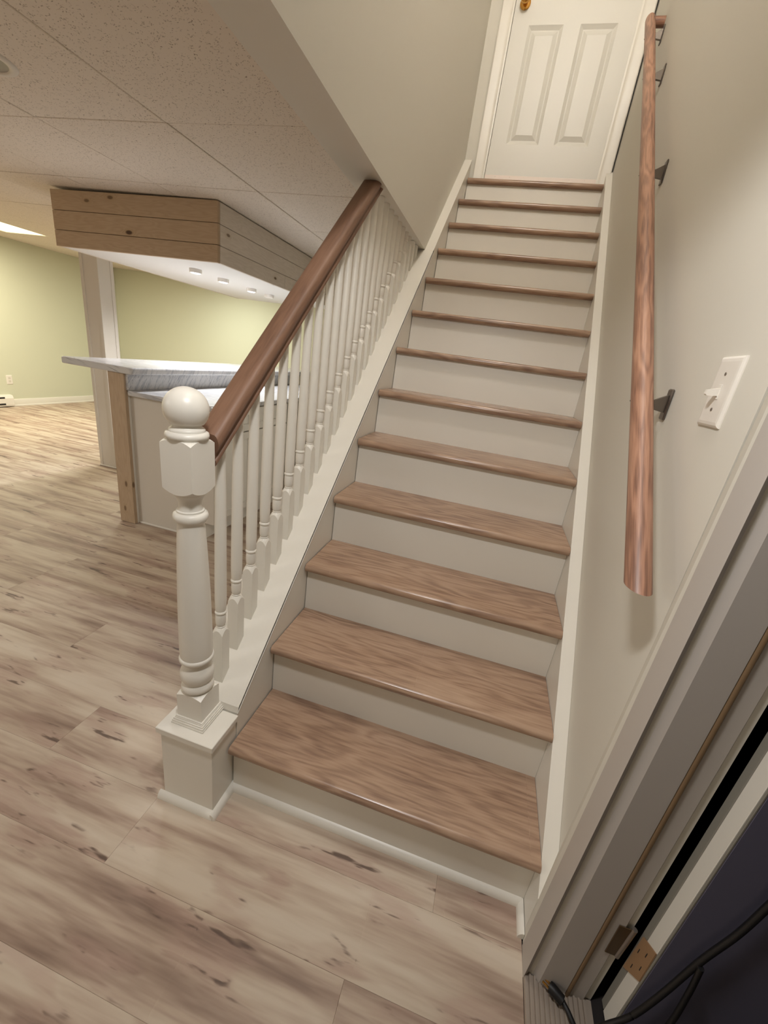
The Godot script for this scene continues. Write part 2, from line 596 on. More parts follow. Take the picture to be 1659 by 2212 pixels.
func shell() -> void:
	wbox("wall_left", Vector3(-5.84, -0.1, -5.35), Vector3(-5.69, 2.3, 3.15), M.green, "pale yellow-green wall at the far left end of the room")
	wbox("wall_back", Vector3(-5.69, -0.1, -5.35), Vector3(-0.05, 2.3, -5.2), M.green, "pale yellow-green wall behind the marble bar")
	wbox("wall_rear", Vector3(-5.69, -0.1, 3.0), Vector3(2.7, 2.3, 3.15), M.wall, "plain wall behind the viewer, out of frame")
	wbox("wall_stairside", Vector3(-0.05, -0.1, -5.35), Vector3(0.1, 2.3, -2.75), M.wall, "plain wall closing the room behind the stairs")
	# stairwell: left wall above the balustrade, right wall, front header, top and door wall
	wbox("wall_upper", Vector3(-0.182, SOFFY, -2.78), Vector3(-0.05, 4.95, 0.13), M.wall, "off-white stairwell wall hanging above the balustrade, its underside painted")
	var st := mb()
	bx(st, Vector3(WALLX, -0.1, -2.78), Vector3(1.02, 4.95, -0.035))
	struct("wall_right", st, M.wall, "off-white stairwell wall on the right behind the round handrail", "wall")
	# the wall end beside the side doorway, a little out of plumb, flared towards the foot of the stairs
	st = mb()
	var lo := PackedVector2Array([Vector2(WALLX, -0.048), Vector2(0.857, 0.034), Vector2(0.853, 0.107), Vector2(1.0, 0.107), Vector2(1.0, -0.048)])
	var hi := PackedVector2Array([Vector2(WALLX, -0.02), Vector2(0.868, 0.05), Vector2(0.864, 0.107), Vector2(1.0, 0.107), Vector2(1.0, -0.02)])
	extr(st, lo, Vector3.ZERO, Vector3.RIGHT, Vector3.BACK, Vector3.UP, 0.0, 1.85, 10.0, 2, Vector2.ZERO, true, hi)
	bx(st, Vector3(0.864, 1.85, -0.02), Vector3(1.0, 4.95, 0.107))
	struct("wall_end", st, M.wall, "narrow off-white wall end between the stair foot and the side doorway", "wall")
	wbox("wall_doorside", Vector3(0.853, -0.1, 0.93), Vector3(1.0, 2.3, 3.0), M.wall, "wall to the right of the viewer past the side doorway")
	wbox("wall_lintel", Vector3(0.853, 2.06, 0.107), Vector3(1.0, 4.95, 0.93), M.wall, "wall over the side doorway")
	wbox("wall_header", Vector3(-0.05, CEIL, 0.0), Vector3(0.895, 4.95, 0.13), M.wall, "wall over the foot of the stairwell, above the frame")
	wbox("ceiling_stairwell", Vector3(-0.182, 4.9, -2.9), Vector3(1.0, 5.0, 0.17), M.wall, "ceiling over the stairwell, above the frame", "ceiling")
	# utility room behind the side door, its unlit darkness put into the colour
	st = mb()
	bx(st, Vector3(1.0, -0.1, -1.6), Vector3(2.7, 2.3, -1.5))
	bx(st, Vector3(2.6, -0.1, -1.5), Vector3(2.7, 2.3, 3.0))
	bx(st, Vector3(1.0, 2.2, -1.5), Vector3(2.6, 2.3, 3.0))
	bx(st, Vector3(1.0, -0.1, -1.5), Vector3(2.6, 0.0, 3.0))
	struct("wall_utility", st, M.dark, "unlit utility room seen through the gap of the side door, its darkness painted on the walls", "room")
	# shoe mouldings at the foot of the stairs
	st = mb()
	var q := PackedVector2Array([Vector2(0, 0), Vector2(0.014, 0), Vector2(0.0135, 0.006), Vector2(0.011, 0.013), Vector2(0.006, 0.018), Vector2(0, 0.02)])
	extr(st, q, Vector3(0.0, 0, -OVER), Vector3.BACK, Vector3.UP, Vector3.RIGHT, 0.0, 0.852)
	struct("trim_1", st, M.trim, "white quarter-round moulding along the foot of the first riser", "moulding")
	st = mb()
	extr(st, q, Vector3(0.8555, 0, 0), Vector3.LEFT, Vector3.UP, Vector3.BACK, -0.028, 0.048)
	struct("trim_2", st, M.trim, "short white quarter-round moulding along the wall end at right", "moulding")
	# baseboard of the far wall
	st = mb()
	var b := PackedVector2Array([Vector2(0, 0), Vector2(0.022, 0), Vector2(0.022, 0.012), Vector2(0.014, 0.02), Vector2(0.013, 0.075), Vector2(0.007, 0.09), Vector2(0.0, 0.092)])
	extr(st, b, Vector3(-5.69, 0, 0), Vector3.RIGHT, Vector3.UP, Vector3.BACK, -5.2, -3.42)
	struct("baseboard_left", st, M.trim, "white baseboard along the far left wall", "baseboard")
	st = mb()
	extr(st, b, Vector3(0, 0, -5.2), Vector3.BACK, Vector3.UP, Vector3.RIGHT, -5.69, -0.2)
	struct("baseboard_back", st, M.trim, "white baseboard along the wall behind the bar", "baseboard")

func floor_planks() -> void:
	var st := mb()
	bx(st, Vector3(-5.69, -0.1, -5.2), Vector3(0.99, -0.0065, 3.0))
	var fl := struct("floor", st, M.gap, "wood-look vinyl plank floor with brown streaks and knots", "floor")
	# end joints seen in the photograph, by row
	var known := {3: 0.467, 2: -0.178, 1: -0.585, 0: -1.31, -1: -0.94, -2: -1.53, -3: -1.54, -8: -3.09}
	var n := 0
	var k := -26
	while true:
		var z0 := 0.25 + (k - 3) * 0.18
		k += 1
		if z0 > 2.95: break
		if z0 + 0.18 < -5.2: continue
		var row := k - 1
		var j: float = known.get(row, -fposmod(row * 0.47 + 0.31, 1.22))
		var x := j - 1.22 * ceilf((j + 5.69) / 1.22)
		while x < 0.853:
			var a := maxf(x, -5.69)
			var b := minf(x + 1.22, 0.853)
			if b - a > 0.01:
				var zz0 := maxf(z0, -5.2)
				var zz1 := minf(z0 + 0.18, 3.0)
				var s := mb()
				var v := (n * 5 + row) % 8
				if v < 0: v += 8
				var off := Vector2(rng.randf() * 2.44 - a, v * 0.18 - z0)
				slab(s, a + 0.00012, b - 0.00012, zz0 + 0.00012, zz1 - 0.00012, off)
				obj("floor_plank", s, M.floor, fl)
				n += 1
			x += 1.22

# a floor plank: top, eased edges
func slab(st: SurfaceTool, a: float, b: float, z0: float, z1: float, off: Vector2) -> void:
	var e := 0.0005
	var t := [Vector3(a + e, 0, z0 + e), Vector3(b - e, 0, z0 + e), Vector3(b - e, 0, z1 - e), Vector3(a + e, 0, z1 - e)]
	var l := [Vector3(a, -0.0004, z0), Vector3(b, -0.0004, z0), Vector3(b, -0.0004, z1), Vector3(a, -0.0004, z1)]
	var d := [Vector3(a, -0.006, z0), Vector3(b, -0.006, z0), Vector3(b, -0.006, z1), Vector3(a, -0.006, z1)]
	poly(st, t, Vector3.UP, 0, off)
	var o := [Vector3(0, 1, -1), Vector3(1, 1, 0), Vector3(0, 1, 1), Vector3(-1, 1, 0)]
	for i in 4:
		var k := (i + 1) % 4
		poly(st, [t[i], t[k], l[k], l[i]], o[i], 0, off)
		poly(st, [l[i], l[k], d[k], d[i]], o[i] - Vector3.UP, 0, off)

func ceiling_tiles() -> void:
	var st := mb()
	var p := PackedVector2Array([Vector2(-5.69, cy(-5.69) + 0.013), Vector2(-0.857, CEIL + 0.013), Vector2(-0.182, CEIL + 0.013), Vector2(-0.182, 2.2), Vector2(-5.69, 2.2)])
	extr(st, p, Vector3.ZERO, Vector3.RIGHT, Vector3.UP, Vector3.BACK, -5.2, 3.0)
	bx(st, Vector3(-0.182, CEIL + 0.013, 0.13), Vector3(0.853, 2.2, 3.0))
	var ce := struct("ceiling", st, M.gap, "dropped ceiling of fissured beige acoustic tiles", "ceiling")
	var i := -8
	while i < 4:
		var x0 := maxf(-0.857 + i * 0.61, -5.69)
		var x1 := minf(-0.857 + (i + 1) * 0.61, 0.853)
		for j in range(-6, 9):
			var z0 := maxf(-0.846 - (j + 1) * 0.61, -5.2)
			var z1 := minf(-0.846 - j * 0.61, 3.0)
			if z1 - z0 < 0.02 or x1 - x0 < 0.02: continue
			if i == -7 and (j == 2 or j == 3): continue          # the light panel
			if i == -4 and (j == -5 or j == -4 or j == 4 or j == 5): continue
			if x1 > -0.182 and z0 < 0.13:
				if x0 < -0.22: ceiling_tile(ce, x0, -0.183, z0, minf(z1, 0.13))
				if z1 > 0.15: ceiling_tile(ce, x0, x1, 0.131, z1)
			else:
				ceiling_tile(ce, x0, x1, z0, z1)
		i += 1

func ceiling_tile(ce: Node3D, a: float, b: float, z0: float, z1: float) -> void:
	var s := mb()
	var g := 0.0022
	var ya := cy(a)
	var yb := cy(b)
	var dy := rng.randf_range(-0.0012, 0.0012)
	var e := 0.003
	var off := Vector2(rng.randi() % 7 * 0.13, rng.randi() % 7 * 0.17)
	var lowp := [Vector3(a + g + e, ya + dy, z0 + g + e), Vector3(b - g - e, yb + dy, z0 + g + e), Vector3(b - g - e, yb + dy, z1 - g - e), Vector3(a + g + e, ya + dy, z1 - g - e)]
	var upp := [Vector3(a + g, ya + dy + e * 0.6, z0 + g), Vector3(b - g, yb + dy + e * 0.6, z0 + g), Vector3(b - g, yb + dy + e * 0.6, z1 - g), Vector3(a + g, ya + dy + e * 0.6, z1 - g)]
	poly(s, lowp, Vector3.DOWN, 0, off)
	var o := [Vector3(0, -1, -1), Vector3(1, -1, 0), Vector3(0, -1, 1), Vector3(-1, -1, 0)]
	for q in 4:
		var r := (q + 1) % 4
		poly(s, [lowp[q], lowp[r], upp[r], upp[q]], o[q], 0, off)
		poly(s, [upp[q], upp[r], upp[r] + Vector3(0, 0.011, 0), upp[q] + Vector3(0, 0.011, 0)], o[q] + Vector3.UP, 0, off)
	obj("ceiling_tile", s, M.tile, ce)

func staircase() -> void:
	var t := thing("staircase", "straight flight of brown oak treads with white risers climbing to a white door", "stairs")
	for i in range(1, 14):
		var y := RISE * i
		var z := -(i - 1) * RUN
		var s := mb()
		var d := RUN + OVER + 0.004 if i < 13 else 0.075
		var th := 0.028
		var p := PackedVector2Array()
		for k in 9:
			var a := PI / 2 + PI * k / 8.0
			p.append(Vector2(cos(a) * -0.012 - 0.012, sin(a) * th / 2 - th / 2))
		p.append(Vector2(-d, -th))
		p.append(Vector2(-d, 0))
		extr(s, p, Vector3(0, y, z), Vector3.BACK, Vector3.UP, Vector3.RIGHT, 0.001, WID - 0.001, 40.0, 0, Vector2(i * 0.37, i * 0.173))
		obj("tread", s, M.tread, t)
		s = mb()
		bx(s, Vector3(0.0005, y - RISE + (0.0 if i > 1 else 0.0), z - OVER - 0.018), Vector3(WID - 0.0005, y - th, z - OVER))
		obj("riser", s, M.trim, t)
	# left: closed stringer with its wide cap; right: skirt board against the wall
	var s2 := mb()
	var ye := SOFFY - 0.001
	var ze := -(ye - 0.2315) / SL
	var zc := -(ye - 0.25) / SL
	extr(s2, PackedVector2Array([Vector2(-0.047, 0), Vector2(-0.047, 0.2315 + SL * 0.047), Vector2(ze, ye), Vector2(-2.66, ye), Vector2(-2.66, 0)]), Vector3(-0.168, 0, 0), Vector3.BACK, Vector3.UP, Vector3.RIGHT, 0.0, 0.166, 5.0)
	extr(s2, PackedVector2Array([Vector2(ze, ye), Vector2(-2.66, 0.2315 + SL * 2.66), Vector2(-2.66, ye)]), Vector3(-0.0495, 0, 0), Vector3.BACK, Vector3.UP, Vector3.RIGHT, 0.0, 0.0475, 5.0)
	obj("stringer", s2, M.trim, t)
	s2 = mb()
	extr(s2, PackedVector2Array([Vector2(-0.047, 0.2315 + SL * 0.047), Vector2(-0.047, 0.272), Vector2(-0.05, 0.25 + SL * 0.05), Vector2(zc, ye), Vector2(ze, ye)]), Vector3(-0.175, 0, 0), Vector3.BACK, Vector3.UP, Vector3.RIGHT, 0.0, 0.175, 5.0)
	extr(s2, PackedVector2Array([Vector2(zc, ye), Vector2(-2.66, 0.25 + SL * 2.66), Vector2(-2.66, 0.2315 + SL * 2.66), Vector2(ze, ye)]), Vector3(-0.0495, 0, 0), Vector3.BACK, Vector3.UP, Vector3.RIGHT, 0.0, 0.0495, 5.0)
	obj("stringer_cap", s2, M.trim, t)
	s2 = mb()
	var sl := 0.8965
	var rp := PackedVector2Array([Vector2(0.034, 0), Vector2(0.034, 0.170 - sl * 0.034), Vector2(-2.66, 0.170 + sl * 2.66), Vector2(-2.66, 0)])
	extr(s2, rp, Vector3(WID, 0, 0), Vector3.BACK, Vector3.UP, Vector3.RIGHT, 0.0, WALLX - WID - 0.0005, 5.0)
	obj("skirt_board", s2, M.trim, t)

func newel() -> void:
	var t := thing("newel_pedestal", "low white box pedestal under the newel post at the stair foot", "pedestal", Vector3(-0.087, 0, 0.01))
	var s := mb()
	bx(s, Vector3(-0.077, 0, -0.055), Vector3(0.083, 0.251, 0.052), 0.001)
	obj("box", s, M.trim, t)
	s = mb()
	bx(s, Vector3(-0.0865, 0.251, -0.056), Vector3(0.0895, 0.27, 0.060), 0.0015)
	obj("cap", s, M.trim, t)
	var q := PackedVector2Array([Vector2(0, 0), Vector2(0.0145, 0), Vector2(0.014, 0.007), Vector2(0.011, 0.014), Vector2(0.006, 0.019), Vector2(0, 0.021)])
	s = mb()
	extr(s, q, Vector3(-0.0775, 0, 0.052), Vector3.BACK, Vector3.UP, Vector3.RIGHT, -0.013, 0.166)
	obj("shoe_moulding", s, M.trim, t)
	s = mb()
	extr(s, q, Vector3(0.083, 0, 0), Vector3.RIGHT, Vector3.UP, Vector3.BACK, -0.055, 0.0655)
	obj("shoe_moulding", s, M.trim, t)

	var n := thing("newel_post", "white turned newel post with a ball top on its pedestal", "newel post", Vector3(-0.097, 0.27, -0.008))
	n.rotation = Vector3(0.007, 0, 0.0086)
	s = mb()
	var h := 0.05
	for k in [[0.05, 0.0, 0.006], [0.0485, 0.006, 0.012], [0.046, 0.012, 0.0165], [0.043, 0.0165, 0.020], [0.0415, 0.020, 0.0235]]:
		bx(s, Vector3(-k[0], k[1], -k[0]), Vector3(k[0], k[2], k[0]), 0.0009)
	obj("base_moulding", s, M.trim, n)
	s = mb()
	turned_block(s, 0.0375, 0.02, 0.101, 0.0, 0.008)
	obj("base_block", s, M.trim, n)
	# turned shaft, heights above the pedestal cap
	var p := []
	for v in [[0.030, 0.101], [0.036, 0.104], [0.0405, 0.109], [0.0415, 0.115], [0.0400, 0.122], [0.0365, 0.127], [0.0345, 0.130], [0.0365, 0.134], [0.0405, 0.143], [0.0425, 0.153], [0.0420, 0.163], [0.0390, 0.172], [0.0345, 0.180], [0.0315, 0.187], [0.0305, 0.193], [0.033, 0.197], [0.0395, 0.199], [0.0425, 0.203], [0.0430, 0.208], [0.0418, 0.212], [0.0393, 0.214], [0.0398, 0.219], [0.0405, 0.235], [0.0402, 0.27], [0.0395, 0.32], [0.0378, 0.40], [0.0355, 0.47], [0.0325, 0.54], [0.0305, 0.575], [0.0295, 0.585], [0.0300, 0.590], [0.0340, 0.594], [0.0372, 0.599], [0.0380, 0.606], [0.0368, 0.612], [0.0325, 0.616], [0.0300, 0.6165], [0.0300, 0.6205], [0.0262, 0.622], [0.0248, 0.630], [0.0250, 0.639], [0.0270, 0.648], [0.0305, 0.655], [0.0330, 0.657], [0.0352, 0.662], [0.0360, 0.668], [0.0360, 0.674]]:
		p.append(Vector2(v[0], v[1]))
	s = mb()
	lathe(s, p, Vector3.ZERO, Vector3.UP, 48)
	obj("turned_shaft", s, M.trim, n)
	s = mb()
	turned_block(s, 0.0382, 0.664, 0.785, 0.012, 0.010)
	obj("square_block", s, M.trim, n)
	p = [Vector2(0.034, 0.783), Vector2(0.041, 0.784), Vector2(0.0438, 0.788), Vector2(0.0442, 0.792), Vector2(0.0425, 0.797), Vector2(0.039, 0.799), Vector2(0.0365, 0.8), Vector2(0.0365, 0.8035), Vector2(0.0345, 0.806), Vector2(0.0315, 0.808), Vector2(0.0290, 0.811), Vector2(0.0288, 0.814), Vector2(0.0300, 0.8165)]
	for k in 15:
		var a := -0.72 + (PI / 2 + 0.72) * k / 14.0
		p.append(Vector2(maxf(0.0455 * cos(a), 0.0), 0.8455 + 0.0455 * sin(a)))
	s = mb()
	lathe(s, p, Vector3.ZERO, Vector3.UP, 48)
	obj("ball_finial", s, M.trim, n)

func railing() -> void:
	var t := thing("stair_railing", "white baluster row under a brown wooden handrail along the open side of stairs", "railing", Vector3(-0.094, 0, -0.05))
	# handrail: profile square to the slope, drawn upwards from the newel to the soffit
	var ang := atan(SL)
	var v := Vector3(0, cos(ang), sin(ang))
	var along := Vector3(0, sin(ang), -cos(ang))
	var half := [[0.0, 0.0], [0.0185, 0.0], [0.0205, 0.002], [0.0235, 0.003], [0.0262, 0.0055], [0.0266, 0.009], [0.0250, 0.0122], [0.0222, 0.0138], [0.0218, 0.018], [0.0232, 0.023], [0.0268, 0.0275], [0.0305, 0.031], [0.0325, 0.036], [0.0322, 0.042], [0.0300, 0.0485], [0.0262, 0.0535], [0.0205, 0.0562], [0.0110, 0.0572], [0.0, 0.0575]]
	var p := PackedVector2Array()
	for k in half: p.append(Vector2(k[0], k[1]))
	for k in range(half.size() - 2, 0, -1): p.append(Vector2(-half[k][0], half[k][1]))
	var s := mb()
	# ends cut plumb at the newel and level at the soffit
	plumb(s, p, 0.0, 0.940 + SL * 0.05, v, along)
	obj("handrail", s, M.rail, t)
	# balusters, three to a tread; those past the rail run up to the soffit
	for i in 25:
		var z := -0.1005 - 0.072 * i
		var y0 := 0.25 - SL * z
		var y1 := minf(0.950 - SL * z, SOFFY - 0.0005)
		if y1 - y0 < 0.05: break
		s = mb()
		var hh := y1 - y0
		var bt := minf(0.162, hh - 0.002)
		turned_block(s, 0.0165, -0.001, bt, 0.0, 0.015 if hh > 0.17 else 0.0, -SL, 32)
		var q := []
		for k in [[0.0105, 0.163], [0.0125, 0.170], [0.0128, 0.172], [0.0110, 0.1735], [0.0124, 0.176], [0.0136, 0.182], [0.0143, 0.192], [0.0143, 0.203], [0.0138, 0.210], [0.0128, 0.2125], [0.0152, 0.2145], [0.0160, 0.2175], [0.0152, 0.2205], [0.0132, 0.2225], [0.0144, 0.227], [0.0156, 0.26], [0.0155, 0.33], [0.0145, 0.48], [0.0128, 0.62], [0.0120, 0.72]]:
			if k[1] < hh: q.append(Vector2(k[0], k[1]))
			elif q.size() > 0:
				var l: Vector2 = q[-1]
				q.append(Vector2(lerpf(l.x, k[0], (hh - l.y) / (k[1] - l.y)), hh))
				break
		if q.size() > 1: lathe(s, q, Vector3.ZERO, Vector3.UP, 18)
		obj("baluster", s, M.trim, t, Vector3(0, y0, z + 0.05))

func plumb(st: SurfaceTool, p: PackedVector2Array, z0: float, y0: float, v: Vector3, al: Vector3) -> void:
	var m := p.size()
	var nr := []
	for i in m:
		var d := p[(i + 1) % m] - p[i]
		nr.append(Vector2(d.y, -d.x).normalized())
	var at := func(q: Vector2, e: int) -> Vector3:
		var b := Vector3(q.x, y0, z0) + v * q.y
		if e == 0: return b - al * (b.z - z0) / al.z
		return b + al * ((SOFFY - 0.0005 - b.y) / al.y)
	var run := 0.0
	for i in m:
		var j := (i + 1) % m
		var n0: Vector2 = nr[i]
		var n1: Vector2 = nr[i]
		if absf((nr[(i + m - 1) % m] as Vector2).angle_to(n0)) < 0.7: n0 = (n0 + nr[(i + m - 1) % m]).normalized()
		if absf((nr[j] as Vector2).angle_to(n1)) < 0.7: n1 = (n1 + nr[j]).normalized()
		var w0 := Vector3.RIGHT * n0.x + v * n0.y
		var w1 := Vector3.RIGHT * n1.x + v * n1.y
		var l := (p[j] - p[i]).length()
		var a: Vector3 = at.call(p[i], 0)
		var b: Vector3 = at.call(p[j], 0)
		var c: Vector3 = at.call(p[j], 1)
		var d: Vector3 = at.call(p[i], 1)
		tri(st, [a, b, c], [w0, w1, w1], [Vector2(0, run), Vector2(0, run + l), Vector2(1.4, run + l)])
		tri(st, [a, c, d], [w0, w1, w0], [Vector2(0, run), Vector2(1.4, run + l), Vector2(1.4, run)])
		run += l
	for e in 2:
		var ix := Geometry2D.triangulate_polygon(p)
		var n := Vector3.BACK if e == 0 else Vector3.UP
		for k in range(0, ix.size(), 3):
			tri(st, [at.call(p[ix[k]], e), at.call(p[ix[k + 1]], e), at.call(p[ix[k + 2]], e)], [n, n, n], [Vector2.ZERO, Vector2.ZERO, Vector2.ZERO])

func upper_door() -> void:
	var zf := -2.66
	var yb := RISE * 13
	# door wall around the opening
	var s := mb()
	bx(s, Vector3(-0.05, 0, zf - 0.13), Vector3(0.06, 4.95, zf - 0.012))
	bx(s, Vector3(0.85, 0, zf - 0.13), Vector3(0.8855, 4.95, zf - 0.012))
	bx(s, Vector3(0.06, 4.56, zf - 0.13), Vector3(0.85, 4.95, zf - 0.012))
	bx(s, Vector3(0.06, 0, zf - 0.13), Vector3(0.85, yb - 0.03, zf - 0.012))
	struct("wall_doorway", s, M.wall, "wall around the white door at the head of the stairs", "wall")
	var d := Node3D.new()
	d.name = "door_1"
	add_child(d)
	d.set_meta("kind", "structure")
	tag(d, "white raised-panel door with a brass knob at the head of stairs", "door")
	d.position = Vector3(0.1015, yb + 0.043, zf)
	var xs := [0.0, 0.1, 0.303, 0.4, 0.607, 0.715]
	var ys := [0.0, 0.167, 0.748, 0.95, 1.55, 1.65, 1.85, 1.995]
	s = mb()
	# stiles and rails as boxes, panels sunk between them
	for x in [[0, 1], [2, 3], [4, 5]]: bx(s, Vector3(xs[x[0]], 0, -0.035), Vector3(xs[x[1]], 1.995, 0))
	for y in [[0, 1], [2, 3], [4, 5], [6, 7]]:
		for x in [[1, 2], [3, 4]]: bx(s, Vector3(xs[x[0]], ys[y[0]], -0.035), Vector3(xs[x[1]], ys[y[1]], 0))
	obj("door_frame", s, M.door, d)
	for y in [[1, 2], [3, 4], [5, 6]]:
		for x in [[1, 2], [3, 4]]:
			s = mb()
			var a := Vector2(xs[x[0]], ys[y[0]])
			var b := Vector2(xs[x[1]], ys[y[1]])
			var rings := [[0.0, 0.0], [0.020, -0.011], [0.024, -0.011], [0.050, -0.001]]
			for k in 3:
				var i0: Array = rings[k]
				var i1: Array = rings[k + 1]
				var q0 := rect(a, b, i0[0], i0[1])
				var q1 := rect(a, b, i1[0], i1[1])
				for e in 4: poly(s, [q0[e], q0[(e + 1) % 4], q1[(e + 1) % 4], q1[e]], Vector3.BACK)
			poly(s, rect(a, b, 0.050, -0.001), Vector3.BACK)
			obj("panel", s, M.door, d)
	s = mb()
	lathe(s, [Vector2(0, 0), Vector2(0.031, 0.0), Vector2(0.031, 0.004), Vector2(0.026, 0.008), Vector2(0.012, 0.011), Vector2(0.011, 0.026), Vector2(0.018, 0.031), Vector2(0.0265, 0.040), Vector2(0.0275, 0.050), Vector2(0.024, 0.058), Vector2(0.014, 0.063), Vector2(0, 0.064)], Vector3(0.056, 0.846, 0), Vector3.BACK, 32)
	obj("door_knob", s, M.brass, d)
	s = mb()
	bx(s, Vector3(0.0, -0.030, -0.02), Vector3(0.715, -0.001, 0.003), 0.001)
	for k in 7: lathe(s, [Vector2(0.0035, 0), Vector2(0.003, 0.0015), Vector2(0, 0.002)], Vector3(0.07 + k * 0.095, -0.009, 0.003), Vector3.BACK, 10)
	obj("door_sweep", s, mat(Color8(240, 226, 216), 0.4), d)
	# casing: three boards with a stepped profile
	s = mb()
	var pr := PackedVector2Array([Vector2(0, -0.012), Vector2(0, 0.010), Vector2(0.006, 0.014), Vector2(0.05, 0.012), Vector2(0.062, 0.008), Vector2(0.066, 0.005), Vector2(0.076, 0.004), Vector2(0.078, -0.012)])
	extr(s, pr, Vector3(0.022, yb, zf), Vector3.RIGHT, Vector3.BACK, Vector3.UP, 0.0, 2.1, 25.0)
	struct("trim_3", s, M.trim, "white casing on the left of the upper door", "casing")
	s = mb()
	extr(s, pr, Vector3(0.8855, yb, zf), Vector3.LEFT, Vector3.BACK, Vector3.UP, 0.0, 2.1, 25.0)
	struct("trim_4", s, M.trim, "white casing on the right of the upper door with a dark gap beside it", "casing")
	s = mb()
	bx(s, Vector3(0.022, yb + 2.035, zf - 0.012), Vector3(0.8855, yb + 2.11, zf + 0.013), 0.002)
	struct("trim_5", s, M.trim, "white head casing over the upper door, above the frame", "casing")
	# unseen lamp over the stairs, placed to light the stairwell and upper door
	var lp := thing("unseen_stair_lamp", "unseen globe lamp above the frame, placed to light the stairwell and upper door", "lamp", Vector3(0.42, 4.1, -0.16))
	s = mb()
	var p := []
	for k in 13:
		var a := -PI / 2 + PI * k / 12.0
		p.append(Vector2(maxf(0.0, 0.11 * cos(a)), 0.11 * sin(a)))
	lathe(s, p, Vector3.ZERO, Vector3.UP, 24)
	obj("globe", s, glow(Color(1.0, 0.95, 0.85), 2.0), lp)
	s = mb()
	lathe(s, [Vector2(0, 0.095), Vector2(0.05, 0.095), Vector2(0.05, 0.14), Vector2(0.075, 0.145), Vector2(0.075, 0.1595), Vector2(0, 0.1595)], Vector3.ZERO, Vector3.BACK, 24)
	obj("wall_mount", s, M.brass, lp)

func rect(a: Vector2, b: Vector2, i: float, z: float) -> Array:
	return [Vector3(a.x + i, a.y + i, z), Vector3(b.x - i, a.y + i, z), Vector3(b.x - i, b.y - i, z), Vector3(a.x + i, b.y - i, z)]

func wall_rail() -> void:
	var z0 := -0.02
	var t := thing("wall_handrail", "round brown oak handrail on metal brackets along the right stairwell wall", "handrail", Vector3(0.83, 0.92, z0))
	var sl := 0.938
	var r := 0.0228
	var s := mb()
	# cylinder along the slope whose lower end is cut plumb
	var al := Vector3(0, sl, -1).normalized()
	var e2 := Vector3(0, 1, sl).normalized()
	var y0 := 0.983 - 0.92 + sl * (-0.067 - z0) + 0.0
	var seg := 28
	var z1 := -2.235 - z0
	for k in seg:
		var q := []
		for kk in [k, k + 1]:
			var a: float = TAU * kk / seg
			var n := Vector3.RIGHT * cos(a) + e2 * sin(a)
			var b := Vector3(0, y0, 0) + n * r
			q.append([b - al * ((b.y - 0.026) / al.y), b + al * ((z1 - b.z) / al.z), n, r * a])
		tri(s, [q[0][0], q[1][0], q[1][1]], [q[0][2], q[1][2], q[1][2]], [Vector2(0, q[0][3]), Vector2(0, q[1][3]), Vector2(3, q[1][3])])
		tri(s, [q[0][0], q[1][1], q[0][1]], [q[0][2], q[1][2], q[0][2]], [Vector2(0, q[0][3]), Vector2(3, q[1][3]), Vector2(3, q[0][3])])
		tri(s, [Vector3(0, 0.026, (y0 - 0.026) / sl), q[0][0], q[1][0]], [Vector3.DOWN, Vector3.DOWN, Vector3.DOWN], [Vector2.ZERO, Vector2.ZERO, Vector2.ZERO])
		tri(s, [Vector3(0, y0 - sl * z1, z1), q[0][1], q[1][1]], [Vector3.FORWARD, Vector3.FORWARD, Vector3.FORWARD], [Vector2.ZERO, Vector2.ZERO, Vector2.ZERO])
	obj("rail", s, M.wallrail, t)
	s = mb()
	var c := Vector3(0, y0 - sl * z1, z1) - al * 0.022
	tube(s, [c, c + Vector3(0.0645, 0, 0)], 0.021, 20)
	obj("wall_return", s, M.wallrail, t)
	for z in [-0.39, -1.18, -1.80, -2.16]:
		var y: float = 0.983 + sl * (-0.067 - z) - 0.92
		s = mb()
		var w := 0.0648
		var zc: float = z - z0
		bx(s, Vector3(w - 0.006, y - 0.062, zc - 0.014), Vector3(w - 0.0005, y + 0.008, zc + 0.014), 0.0025)
		var br := obj("bracket", s, M.chrome, t)
		s = mb()
		extr(s, PackedVector2Array([Vector2(-0.010, y - r * 1.25), Vector2(0.012, y - r * 1.22), Vector2(0.034, y - 0.020), Vector2(w - 0.006, y - 0.006), Vector2(w - 0.006, y - 0.046), Vector2(0.036, y - 0.042), Vector2(0.010, y - r * 1.6), Vector2(-0.010, y - r * 1.5)]), Vector3(0, 0, zc), Vector3.RIGHT, Vector3.UP, Vector3.BACK, -0.006, 0.006, 30.0)
		bx(s, Vector3(-0.012, y - r * 1.42, zc - 0.022), Vector3(0.012, y - r * 1.25, zc + 0.022), 0.001)
		obj("bracket_arm", s, M.chrome, br)

	var sw := thing("light_switch", "white toggle light switch plate on the right wall beside the handrail", "switch", Vector3(WALLX, 1.295, -0.162))
	s = mb()
	plate(s, 0.041, 0.061, 0.0065)
	obj("plate", s, M.plastic, sw)
	s = mb()
	bx(s, Vector3(-0.0078, -0.013, -0.006), Vector3(-0.0062, 0.013, 0.006), 0.0006)
	var tg := PackedVector2Array([Vector2(0.006, -0.007), Vector2(0.006, 0.007), Vector2(0.026, 0.001), Vector2(0.027, -0.006), Vector2(0.024, -0.0085)])
	extr(s, tg, Vector3.ZERO, Vector3.LEFT, Vector3.UP, Vector3.BACK, -0.004, 0.004, 10.0)
	obj("toggle", s, M.plastic, sw)
	for y in [-0.031, 0.031]:
		s = mb()
		lathe(s, [Vector2(0.0034, 0), Vector2(0.003, 0.0012), Vector2(0, 0.0016)], Vector3(-0.0062, y, 0), Vector3.LEFT, 12)
		obj("screw", s, M.steel, sw)

